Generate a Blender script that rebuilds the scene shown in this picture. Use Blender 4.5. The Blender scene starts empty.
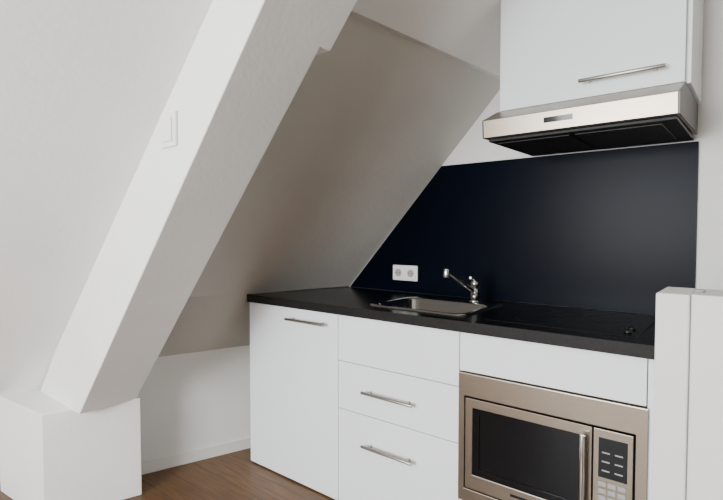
import bpy, bmesh, math
from mathutils import Vector, Matrix
S=bpy.context.scene
C=S.collection
# ---------------- materials ----------------
def mat(name,col,rough=.5,metal=0,var=.04,scale=6,bump=0,bscale=200,stretch=None,coat=0,spec=.5):
    m=bpy.data.materials.new(name); m.use_nodes=True
    nt=m.node_tree; N=nt.nodes; L=nt.links
    b=N['Principled BSDF']
    b.inputs['Roughness'].default_value=rough
    b.inputs['Metallic'].default_value=metal
    b.inputs['Specular IOR Level'].default_value=spec
    if coat: b.inputs['Coat Weight'].default_value=coat
    tc=N.new('ShaderNodeTexCoord')
    mp=N.new('ShaderNodeMapping'); L.new(tc.outputs['Object'],mp.inputs['Vector'])
    if stretch: mp.inputs['Scale'].default_value=stretch
    n=N.new('ShaderNodeTexNoise'); n.inputs['Scale'].default_value=scale; n.inputs['Detail'].default_value=5
    L.new(mp.outputs[0],n.inputs['Vector'])
    r=N.new('ShaderNodeValToRGB')
    r.color_ramp.elements[0].position=.3; r.color_ramp.elements[1].position=.7
    r.color_ramp.elements[0].color=tuple(c*(1-var) for c in col)+(1,)
    r.color_ramp.elements[1].color=tuple(min(1,c*(1+var)) for c in col)+(1,)
    L.new(n.outputs['Fac'],r.inputs[0]); L.new(r.outputs[0],b.inputs['Base Color'])
    if bump:
        n2=N.new('ShaderNodeTexNoise'); n2.inputs['Scale'].default_value=bscale; n2.inputs['Detail'].default_value=3
        L.new(mp.outputs[0],n2.inputs['Vector'])
        bp=N.new('ShaderNodeBump'); bp.inputs['Strength'].default_value=bump; bp.inputs['Distance'].default_value=.002
        L.new(n2.outputs['Fac'],bp.inputs['Height']); L.new(bp.outputs[0],b.inputs['Normal'])
    return m
M_plaster=mat('plaster_white',(.79,.78,.75),.85,var=.03,scale=3,bump=.5,bscale=60)
M_roof=mat('plaster_sloped_shaded',(.58,.56,.515),.65,var=.04,scale=2.5,bump=.6,bscale=40)  # slope behind the beam: its shade is put into a darker base colour
M_upper=mat('plaster_upper_lit',(.80,.79,.76),.8,var=.03,scale=2.5,bump=.5,bscale=40)  # upper slope: brighter light painted in as a paler base colour
M_roofl=mat('plaster_left_bay_lit',(.86,.85,.82),.85,var=.03,scale=2.5,bump=.5,bscale=40)  # same slope nearer the window: extra light painted in as paler plaster
M_beam=mat('paint_beam',(.84,.835,.81),.5,var=.03,scale=4,bump=.5,bscale=50)
M_gwall=mat('plaster_low_bounce',(.36,.34,.31),.85,var=.03,scale=3,bump=.5,bscale=60)  # unseen right wall, coloured dark to cut bounce light from that side
M_cab=mat('cabinet_white',(.84,.865,.885),.15,var=.01,scale=2)
M_carc=mat('carcass_white',(.72,.72,.72),.5,var=.01)
M_ctr=mat('countertop_charcoal',(.004,.0035,.0035),.22,var=.4,scale=90,spec=.3)
M_ctre=mat('countertop_edge',(.011,.010,.0095),.5,var=.3,scale=90,spec=.2)
M_splash=mat('backsplash_navy',(.0007,.0020,.0062),.3,var=.15,scale=3,spec=.06)
M_steel=mat('brushed_steel',(.31,.262,.212),.33,1,var=.06,scale=8,stretch=(1,20,60))
M_chrome=mat('chrome',(.58,.57,.555),.15,1,var=.01)
M_handle=mat('handle_steel',(.40,.37,.34),.3,1,var=.02)
M_black=mat('black_glass',(.004,.004,.005),.08,var=.1,spec=.25)
M_hob=mat('cooktop_glass',(.004,.0035,.0035),.22,var=.1,spec=.3)
M_dark=mat('dark_plastic',(.009,.009,.009),.45,var=.1,spec=.25)
M_gray=mat('hood_side_gray',(.07,.062,.055),.4,.6,var=.1)
M_filter=mat('filter_metal',(.05,.048,.045),.45,.8,var=.2,scale=60)
M_plast=mat('white_plastic',(.84,.83,.80),.3,var=.01)
M_base=mat('baseboard_paint',(.74,.72,.68),.5,var=.02)
M_ring=mat('cooktop_print',(.010,.010,.010),.4,var=.1)
M_btn=mat('button_gray',(.35,.34,.33),.5,var=.02)
# wood floor
M_floor=bpy.data.materials.new('oak_laminate'); M_floor.use_nodes=True
nt=M_floor.node_tree;N=nt.nodes;L=nt.links;b=N['Principled BSDF'];b.inputs['Roughness'].default_value=.4
tc=N.new('ShaderNodeTexCoord');mp=N.new('ShaderNodeMapping');L.new(tc.outputs['Object'],mp.inputs[0])
br=N.new('ShaderNodeTexBrick');br.inputs['Scale'].default_value=1;br.inputs['Brick Width'].default_value=1.2;br.inputs['Row Height'].default_value=.13
br.inputs['Mortar Size'].default_value=.0015
br.inputs['Color1'].default_value=(.18,.086,.028,1);br.inputs['Color2'].default_value=(.115,.053,.017,1);br.inputs['Mortar'].default_value=(.03,.015,.008,1)
L.new(mp.outputs[0],br.inputs['Vector'])
mp2=N.new('ShaderNodeMapping');mp2.inputs['Scale'].default_value=(2,25,1);L.new(tc.outputs['Object'],mp2.inputs[0])
nz=N.new('ShaderNodeTexNoise');nz.inputs['Scale'].default_value=3;nz.inputs['Detail'].default_value=8;L.new(mp2.outputs[0],nz.inputs['Vector'])
rp=N.new('ShaderNodeValToRGB');rp.color_ramp.elements[0].position=.3;rp.color_ramp.elements[1].position=.7
rp.color_ramp.elements[0].color=(.55,.55,.55,1);rp.color_ramp.elements[1].color=(1.2,1.2,1.2,1);L.new(nz.outputs['Fac'],rp.inputs[0])
mx=N.new('ShaderNodeMix');mx.data_type='RGBA';mx.blend_type='MULTIPLY';mx.inputs[0].default_value=1
L.new(br.outputs['Color'],mx.inputs[6]);L.new(rp.outputs[0],mx.inputs[7]);L.new(mx.outputs[2],b.inputs['Base Color'])

# ---------------- mesh helpers ----------------
def finish(name,bm,m,parent=None,bevel=0,smooth=False,seg=2):
    bmesh.ops.recalc_face_normals(bm,faces=bm.faces)
    me=bpy.data.meshes.new(name); bm.to_mesh(me); bm.free()
    o=bpy.data.objects.new(name,me); C.objects.link(o)
    ms=m if isinstance(m,(list,tuple)) else [m]
    for k in ms: me.materials.append(k)
    if smooth:
        for p in me.polygons: p.use_smooth=True
    if bevel:
        md=o.modifiers.new('bevel','BEVEL'); md.width=bevel; md.segments=seg; md.limit_method='ANGLE'
    if parent: o.parent=parent
    return o
def hexa(name,v,m,parent=None,bevel=0):
    bm=bmesh.new(); vs=[bm.verts.new(p) for p in v]
    for f in [(0,1,2,3),(4,5,6,7),(0,1,5,4),(1,2,6,5),(2,3,7,6),(3,0,4,7)]: bm.faces.new([vs[i] for i in f])
    return finish(name,bm,m,parent,bevel)
def box(name,a,b,m,parent=None,bevel=0):
    (x0,y0,z0),(x1,y1,z1)=a,b
    return hexa(name,[(x0,y0,z0),(x1,y0,z0),(x1,y1,z0),(x0,y1,z0),(x0,y0,z1),(x1,y0,z1),(x1,y1,z1),(x0,y1,z1)],m,parent,bevel)
def loft(name,A,B,m,parent=None,bevel=0):
    bm=bmesh.new()
    A=[bm.verts.new(p) for p in A]; B=[bm.verts.new(p) for p in B]
    bm.faces.new(A); bm.faces.new(B[::-1]); n=len(A)
    for i in range(n): bm.faces.new((A[i],A[(i+1)%n],B[(i+1)%n],B[i]))
    return finish(name,bm,m,parent,bevel)
def prism(name,poly,vec,m,parent=None,bevel=0):
    vec=Vector(vec)
    return loft(name,poly,[Vector(p)+vec for p in poly],m,parent,bevel)
def cyl(name,p,q,r,m,parent=None,r2=None,seg=24,bevel=0):
    p=Vector(p);q=Vector(q);d=q-p
    bm=bmesh.new(); bmesh.ops.create_cone(bm,cap_ends=True,segments=seg,radius1=r,radius2=r if r2 is None else r2,depth=d.length)
    bm.transform(Matrix.Translation((p+q)/2)@d.to_track_quat('Z','Y').to_matrix().to_4x4())
    o=finish(name,bm,m,parent,bevel)
    for f in o.data.polygons: f.use_smooth=len(f.vertices)==4
    return o
def tube(name,pts,r,m,parent=None):
    cu=bpy.data.curves.new(name,'CURVE');cu.dimensions='3D';cu.bevel_depth=r;cu.bevel_resolution=5;cu.use_fill_caps=True
    sp=cu.splines.new('BEZIER');sp.bezier_points.add(len(pts)-1)
    for bp,p in zip(sp.bezier_points,pts):
        bp.co=p;bp.handle_left_type=bp.handle_right_type='AUTO'
    cu.materials.append(m)
    o=bpy.data.objects.new(name,cu);C.objects.link(o)
    if parent:o.parent=parent
    return o
def empty(name):
    o=bpy.data.objects.new(name,None);C.objects.link(o);return o
def rrect(x0,y0,x1,y1,r,z,n=6):
    out=[]
    for cx,cy,a0 in ((x1-r,y1-r,0),(x0+r,y1-r,90),(x0+r,y0+r,180),(x1-r,y0+r,270)):
        for i in range(n+1):
            a=math.radians(a0+90*i/n); out.append((cx+r*math.cos(a),cy+r*math.sin(a),z))
    return out

# ---------------- layout: eaves frame ----------------
mv=Vector((.953,-.302,0)).normalized(); ev=Vector((.302,.953,0)).normalized()
SL=1.12
def roofz(m): return .9+SL*(m+2.5)
def mz(z): return -2.5+(z-.9)/SL
def leftz(m): return .499+1.008*(m+2.807)
def P(m,Y,z):
    e=(Y-mv.y*m)/ev.y
    return mv*m+ev*e+Vector((0,0,z))
YB=2.23; YF=-2.45; YM=.96
box('floor',(-4.2,-2.6,-.1),(2.0,2.4,0),M_floor)
box('wall_back',(-4.0,YB,0),(2.0,YB+.15,2.6),M_plaster)
box('wall_right',(1.8,-2.6,0),(1.95,YB,2.6),M_gwall)
WX0,WX1,WZ0,WZ1=-1.9,-.2,.75,2.1
wf=empty('wall_front')
box('below',(-4.0,-2.6,0),(1.8,-2.45,WZ0),M_plaster,wf)
box('above',(-4.0,-2.6,WZ1),(1.8,-2.45,2.6),M_plaster,wf)
box('side_a',(-4.0,-2.6,WZ0),(WX0,-2.45,WZ1),M_plaster,wf)
box('side_b',(WX1,-2.6,WZ0),(1.8,-2.45,WZ1),M_plaster,wf)
wn=empty('window_1')
xm=(WX0+WX1)/2
for i,(a,b_) in enumerate([((WX0,-2.56,WZ0),(WX1,-2.5,WZ0+.06)),((WX0,-2.56,WZ1-.06),(WX1,-2.5,WZ1)),((WX0,-2.56,WZ0+.06),(WX0+.06,-2.5,WZ1-.06)),((WX1-.06,-2.56,WZ0+.06),(WX1,-2.5,WZ1-.06)),((xm-.03,-2.56,WZ0+.06),(xm+.03,-2.5,WZ1-.06))]):
    box('frame_%d'%i,a,b_,M_plast,wn)
zc=2.5; mc=mz(zc); mlo=-2.96; ml2=-2.807+(zc-.499)/1.008
def slab(name,f,m0,m1,Y0,Y1,m):
    return loft(name,[P(m0,Y0,f(m0)),P(m1,Y0,f(m1)),P(m1-.05,Y0,f(m1)+.05),P(m0-.05,Y0,f(m0)+.05)],
                     [P(m0,Y1,f(m0)),P(m1,Y1,f(m1)),P(m1-.05,Y1,f(m1)+.05),P(m0-.05,Y1,f(m0)+.05)],m)
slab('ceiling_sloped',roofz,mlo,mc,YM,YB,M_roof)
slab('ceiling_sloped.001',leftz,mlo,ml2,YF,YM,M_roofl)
prism('ceiling_flat',[P(mc-.05,YF,zc),(1.8,YF,zc),(1.8,YB,zc),P(mc-.05,YB,zc)],(0,0,.1),M_plaster)
loft('wall_left',[P(mlo-.12,YF,0),P(mlo,YF,0),P(mlo,YF,.36),P(mlo-.12,YF,.36)],[P(mlo-.12,YB,0),P(mlo,YB,0),P(mlo,YB,.36),P(mlo-.12,YB,.36)],M_plaster)
mk=-2.67; zk=.585; K0=1.10
loft('wall_knee',[P(mlo+.002,K0,0),P(mk,K0,0),P(mk,K0,zk),P(mlo+.002,K0,.38)],
 [P(mlo+.002,YB-.003,0),P(mk,YB-.003,0),P(mk,YB-.003,zk),P(mlo+.002,YB-.003,.38)],M_plaster)
fl=[(mk,zk),(-2.645,.640),(-2.615,.703),(-2.585,.762),(-2.555,.817),(-2.53,.858),(-2.50,.8995),(-2.48,roofz(-2.48)+.003),(-2.52,.885),(-2.90,.46)]
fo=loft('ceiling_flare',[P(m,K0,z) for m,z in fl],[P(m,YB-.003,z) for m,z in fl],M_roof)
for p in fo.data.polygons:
    if len(p.vertices)==4: p.use_smooth=True
loft('baseboard_knee',[P(mk,K0,0),P(mk+.014,K0,0),P(mk+.011,K0,.055),P(mk,K0,.055)],
  [P(mk,YB-.01,0),P(mk+.014,YB-.01,0),P(mk+.011,YB-.01,.055),P(mk,YB-.01,.055)],M_base)
# board added on upper slope, painted paler as if lit; lower edge forms ledge
za,zb_=2.035,1.925; ma,mb=mz(za),mz(zb_); mt=mz(2.498); d=.03
loft('trim_1',[P(ma+.001,YM,za),P(ma+d,YM,za-.004),P(mt+d,YM,2.498),P(mt+.001,YM,2.498)],
 [P(mb+.001,YB-.002,zb_),P(mb+d,YB-.002,zb_-.004),P(mt+d,YB-.002,2.498),P(mt+.001,YB-.002,2.498)],M_upper)
# diagonal truss beam
s=.943
def sc(x,y,z): return (x*s,y*s,1.226+(z-1.226)*s)
bs=1.469/1.315
def uinv(z): return -1.063+(z-1.867)/bs
bmE=empty('truss_beam')
zb=.405; th=.55
xa=uinv(zb); xt=uinv(2.55)
pts=[(xa,.89,zb),(xt,.89,2.55),(xt-.48,.89,2.55),(uinv(zb-th),.89,zb)]
loft('shaft',[sc(*p) for p in pts],[sc(p[0],1.15,p[2]) for p in pts],M_beam,bmE,.004)
zq=1.815; x0=uinv(zq)
pts=[(x0,1.145,zq),(xt,1.145,2.55),(xt-.3,1.145,2.55),(x0-.3,1.145,zq)]
loft('collar',[sc(*p) for p in pts],[sc(p[0],1.195,p[2]) for p in pts],M_beam,bmE,.002)
A=[sc(-2.357,1.165,0),sc(-2.479,.775,0),(-2.775,.69,0),(-2.68,1.0986,0)]
A=[(a[0],a[1],0) for a in A]; zt=1.226+(.412-1.226)*s
prism('pier',A,(0,0,zt),M_beam,None,.004)
ls=empty('light_switch')
def sbox(n,a,b,m,par,bv): box(n,sc(*a),sc(*b),m,par,bv)
sbox('plate',(-1.61,.880,1.512),(-1.515,.8898,1.628),M_plast,ls,.003)
sbox('rocker',(-1.592,.874,1.53),(-1.533,.880,1.61),M_plast,ls,.002)

# ---------------- kitchen base ----------------
FY=1.63; KX0=-2.10; X1=-1.47; X2=-.865; X3=-.256; X4=-.203
kb=empty('kitchen_base_cabinet')
g=.0015
def pan(name,x0,x1,z0,z1,parent=kb,y=FY,th=.019): return box(name,(x0+g,y,z0+g),(x1-g,y+th,z1-g),M_cab,parent,.0012)
pan('door',KX0,X1,.006,.86)
pan('drawer_top',X1,X2,.652,.86)
pan('drawer_mid',X1,X2,.437,.652)
pan('drawer_low',X1,X2,.006,.437)
pan('oven_panel_top',X2,X3,.714,.86)
pan('oven_panel_low',X2,X3,.006,.235)
pan('filler',X3,X4,.006,.86)
yb=2.21
def roofX(y,z): return ((mz(z))-mv.y*y)/mv.x
prism('side_left',[(KX0+.002,FY+.02,0),(KX0+.02,FY+.02,0),(roofX(yb,.84)+.06,yb,0),(roofX(yb,.84)+.04,yb,0)],(0,0,.855),M_carc,kb)
for i,x in enumerate((X1,X2,X4-.01)):
    box('side_%d'%i,(x-.009,FY+.02,0),(x+.009,yb,.855),M_carc,kb)
box('bottom',(KX0+.1,FY+.02,.08),(X4-.02,yb-.1,.10),M_carc,kb)
def handle(name,x0,x1,z,y,parent):
    h=empty(name);h.parent=parent
    cyl('bar',(x0,y-.032,z),(x1,y-.032,z),.0065,M_handle,h,bevel=.001)
    for i,x in enumerate((x0+.03,x1-.03)): cyl('post_%d'%i,(x,y-.032,z),(x,y,z),.005,M_handle,h)
handle('handle_door',-1.785,-1.53,.806,FY,kb)
handle('handle_mid',-1.31,-1.055,.545,FY,kb)
handle('handle_low',-1.31,-1.055,.314,FY,kb)
CZ0,CZ1=.86,.90
cy=FY-.015
ct=prism('countertop',[(-2.100,cy,CZ0),(X4+.003,cy,CZ0),(X4+.003,YB-.002,CZ0),(roofX(YB,.86)+.05,YB-.002,CZ0),],(0,0,CZ1-CZ0),[M_ctr,M_ctre],None)
for p in ct.data.polygons:
    if abs(p.normal.z)<.5: p.material_index=1
SX0,SX1,SY0,SY1=-1.375,-.885,1.70,2.11
cut=prism('cut',rrect(SX0+.03,SY0+.03,SX1-.03,SY1-.08,.05,.8),(0,0,.2),M_ctr)
md=ct.modifiers.new('b','BOOLEAN');md.operation='DIFFERENCE';md.object=cut;md.solver='EXACT'
bpy.context.view_layer.objects.active=ct; ct.select_set(True)
bpy.ops.object.modifier_apply(modifier='b')
bpy.data.objects.remove(cut)
bm=bmesh.new()
loops=[rrect(SX0,SY0,SX1,SY1,.06,.9008),rrect(SX0+.005,SY0+.005,SX1-.005,SY1-.005,.055,.906),
 rrect(SX0+.032,SY0+.032,SX1-.032,SY1-.083,.05,.9045),rrect(SX0+.038,SY0+.038,SX1-.038,SY1-.089,.05,.897),
 rrect(SX0+.045,SY0+.045,SX1-.045,SY1-.095,.05,.77),rrect(SX0+.07,SY0+.07,SX1-.07,SY1-.12,.05,.752)]
prev=None
for lp in loops:
    vs=[bm.verts.new(p) for p in lp]
    if prev:
        n=len(vs)
        for i in range(n): bm.faces.new((prev[i],prev[(i+1)%n],vs[(i+1)%n],vs[i]))
    prev=vs
bm.faces.new(prev)
sk=empty('kitchen_sink')
finish('basin',bm,M_chrome,sk,smooth=True)
cyl('drain',(-1.135,1.88,.7525),(-1.135,1.88,.756),.04,M_handle,sk)
fa=empty('kitchen_faucet')
fx,fy=-1.025,2.073
cyl('base',(fx,fy,.9065),(fx,fy,.915),.027,M_chrome,fa,.024)
cyl('body',(fx,fy,.915),(fx,fy,.985),.021,M_chrome,fa,.019)
cyl('cap',(fx,fy,.985),(fx,fy,1.005),.021,M_chrome,fa,.015,bevel=.004)
tube('spout',[(fx,fy-.012,.955),(fx-.012,fy-.09,.995),(fx-.025,fy-.17,1.040),(fx-.03,fy-.205,1.058)],.0095,M_chrome,fa)
cyl('aerator',(fx-.03,fy-.207,1.068),(fx-.03,fy-.210,1.030),.013,M_chrome,fa,bevel=.002)
tube('lever',[(fx,fy,1.0),(fx+.005,fy-.02,1.012),(fx+.012,fy-.07,1.022)],.0055,M_chrome,fa)
sy=YB-.0125
bk=prism('backsplash',[(roofX(sy,.905)+.012,sy,.9015),(-.199,sy,.9015),(-.199,sy,1.563),(roofX(sy,1.563)+.012,sy,1.563)],(0,.012,0),M_splash,None)
so=empty('power_outlet')
box('frame',(-1.585,sy-.010,.963),(-1.425,sy-.0005,1.046),M_plast,so,.004)
for i,x in enumerate((-1.545,-1.465)):
    cyl('rim_%d'%i,(x,sy-.0135,1.0045),(x,sy-.0095,1.0045),.030,M_plast,so,bevel=.001)
    cyl('well_%d'%i,(x,sy-.0142,1.0045),(x,sy-.0136,1.0045),.021,M_btn,so)
    for j in (-.009,.009): cyl('hole_%d_%d'%(i,j*1000),(x+j,sy-.0148,1.0045),(x+j,sy-.0143,1.0045),.003,M_dark,so)
hb=empty('ceramic_cooktop')
box('glass',(-.80,1.70,.9003),(-.30,2.12,.9020),M_hob,hb,.0008)
for i,(x,y,r) in enumerate(((-.65,1.83,.075),(-.60,2.01,.06),(-.44,2.0,.075))):
    bm=bmesh.new();n=48
    a=[bm.verts.new((x+r*math.cos(t*2*math.pi/n),y+r*math.sin(t*2*math.pi/n),.9024)) for t in range(n)]
    c=[bm.verts.new((x+(r-.002)*math.cos(t*2*math.pi/n),y+(r-.002)*math.sin(t*2*math.pi/n),.9024)) for t in range(n)]
    for t in range(n): bm.faces.new((a[t],a[(t+1)%n],c[(t+1)%n],c[t]))
    finish('ring_%d'%i,bm,M_ring,hb)
for i,y in enumerate((1.765,1.83)):
    cyl('knob_%d'%i,(-.335,y,.9020),(-.335,y,.911),.013,M_dark,hb,.011,bevel=.002)

# ---------------- built-in microwave ----------------
mw=empty('microwave_oven')
a0,a1,b0,b1=X2+.003,X3+.006,.237,.712
fy0=FY-.012; u0,u1,w0,w1=-.838,-.281,.285,.628
def ring(name,ox0,oz0,ox1,oz1,ix0,iz0,ix1,iz1,ya,yb_,m,par,bev=.002):
    bm=bmesh.new()
    def q(x0,z0,x1,z1,y): return [bm.verts.new(p) for p in ((x0,y,z0),(x1,y,z0),(x1,y,z1),(x0,y,z1))]
    o1=q(ox0,oz0,ox1,oz1,ya);i1=q(ix0,iz0,ix1,iz1,ya);o2=q(ox0,oz0,ox1,oz1,yb_);i2=q(ix0,iz0,ix1,iz1,yb_)
    for k in range(4):
        j=(k+1)%4
        bm.faces.new((o1[k],o1[j],i1[j],i1[k]));bm.faces.new((o2[k],i2[k],i2[j],o2[j]))
        bm.faces.new((o1[k],o2[k],o2[j],o1[j]));bm.faces.new((i1[k],i1[j],i2[j],i2[k]))
    return finish(name,bm,m,par,bev)
ring('trim_frame',a0,b0,a1,b1,u0,w0,u1,w1,fy0,FY+.018,M_steel,mw)
box('shadow_gap',(u0,FY+.012,w0),(u1,FY+.016,w1),M_dark,mw)
box('body',(u0+.01,FY+.017,w0-.02),(u1-.01,2.05,w1+.02),M_dark,mw)
dx1=-.400
ring('door_frame',u0+.005,w0+.005,dx1,w1-.005,-.804,.345,-.438,.590,FY-.014,FY+.011,M_steel,mw)
ring('door_window_border',-.804,.345,-.438,.590,-.780,.368,-.468,.568,FY-.011,FY+.008,M_black,mw,.0005)
box('door_window',(-.780,FY-.007,.368),(-.468,FY+.004,.568),M_black,mw)
box('logo_plate',(-.66,FY-.0148,.315),(-.58,FY-.0142,.324),M_dark,mw)
cyl('door_handle',(-.421,FY-.042,.315),(-.421,FY-.042,.60),.009,M_chrome,mw,bevel=.002)
for i,z in enumerate((.335,.58)): cyl('door_handle_post_%d'%i,(-.421,FY-.042,z),(-.421,FY-.014,z),.006,M_chrome,mw)
box('control_panel',(dx1+.003,FY-.014,w0+.005),(u1-.005,FY+.011,w1-.005),M_steel,mw,.002)
box('display',(-.381,FY-.0152,.475),(-.301,FY-.0138,.598),M_black,mw)
for r in range(4):
    for c in range(3):
        x=-.380+c*.027; z=.448-r*.022
        box('button_%d_%d'%(r,c),(x,FY-.017,z),(x+.022,FY-.0138,z+.014),M_btn,mw,.001)
for r in range(3):
    for c in range(2): box('display_mark_%d_%d'%(r,c),(-.371+c*.036,FY-.0156,.495+r*.028),(-.349+c*.036,FY-.0152,.499+r*.028),M_btn,mw)
cyl('dial',(-.341,FY-.028,.335),(-.341,FY-.0138,.335),.024,M_chrome,mw,bevel=.003)

# ---------------- hanging cabinet ----------------
uc=empty('hanging_cabinet')
UX0,UX1=-.826,-.206; UY=1.875
box('carcass',(UX0,UY+.021,1.702),(UX1+.012,YB-.002,2.47),M_cab,uc,.001)
box('door',(UX0,UY,1.704),(UX1-.003,UY+.019,2.468),M_cab,uc,.0015)
handle('handle',-.522,-.258,1.757,UY,uc)
rh=empty('range_hood')
HX0,HX1=-.828,-.203
prof=[(1.728,1.576),(1.722,1.640),(1.86,1.698),(YB-.015,1.698),(YB-.015,1.590),(1.745,1.576)]
prism('body',[(HX0+.004,y,z) for y,z in prof],(HX1-HX0-.008,0,0),M_steel,rh,.0015)
for nm,x in (('end_cap_l',HX0),('end_cap_r',HX1-.004)):
    prism(nm,[(x,y,z) for y,z in prof],(.004,0,0),M_gray,rh)
box('underside',(HX0+.01,1.76,1.566),(HX1-.01,YB-.02,1.5755),M_dark,rh,.001)
for i in range(2):
    x=HX0+.03+i*.28
    box('filter_%d'%i,(x,1.80,1.5625),(x+.26,2.13,1.5658),M_filter,rh,.001)
def fp(x,s_,o=0): return (x,1.728-.006*s_-o,1.576+.064*s_)
hexa('control_window',[fp(-.60,.4),fp(-.505,.4),fp(-.505,.68),fp(-.60,.68),fp(-.60,.4,.0015),fp(-.505,.4,.0015),fp(-.505,.68,.0015),fp(-.60,.68,.0015)],M_black,rh)
hw=empty('partition')
box('post',(-.209,1.42,0),(-.137,1.60,1.074),M_plaster,hw,.004)
box('panel',(-.137,1.432,0),(.9,1.60,1.074),M_plaster,hw,.004)
cyl('cap_screw',(-.125,1.50,1.074),(-.125,1.50,1.081),.012,M_btn,hw,bevel=.002)

# ---------------- lights ----------------
def area(name,loc,rot,sx,sy_,p,col):
    l=bpy.data.lights.new(name,'AREA');l.shape='RECTANGLE';l.size=sx;l.size_y=sy_;l.energy=p;l.color=col
    o=bpy.data.objects.new(name,l);C.objects.link(o);o.location=loc;o.rotation_euler=rot;return o
area('window_daylight',(xm,-2.44,1.42),(math.radians(90),0,0),1.6,1.25,215,(.945,.975,1))
w=bpy.data.worlds.new('World');S.world=w;w.use_nodes=True
w.node_tree.nodes['Background'].inputs[0].default_value=(.75,.85,1,1);w.node_tree.nodes['Background'].inputs[1].default_value=1
cd=bpy.data.cameras.new('camera');cam=bpy.data.objects.new('camera',cd);C.objects.link(cam)
cd.sensor_width=36;cd.lens=493/723*36;cd.clip_start=.02
cam.location=(0,0,1.226);cam.rotation_euler=(math.radians(90-2.09),0,math.radians(39.3))
S.camera=cam
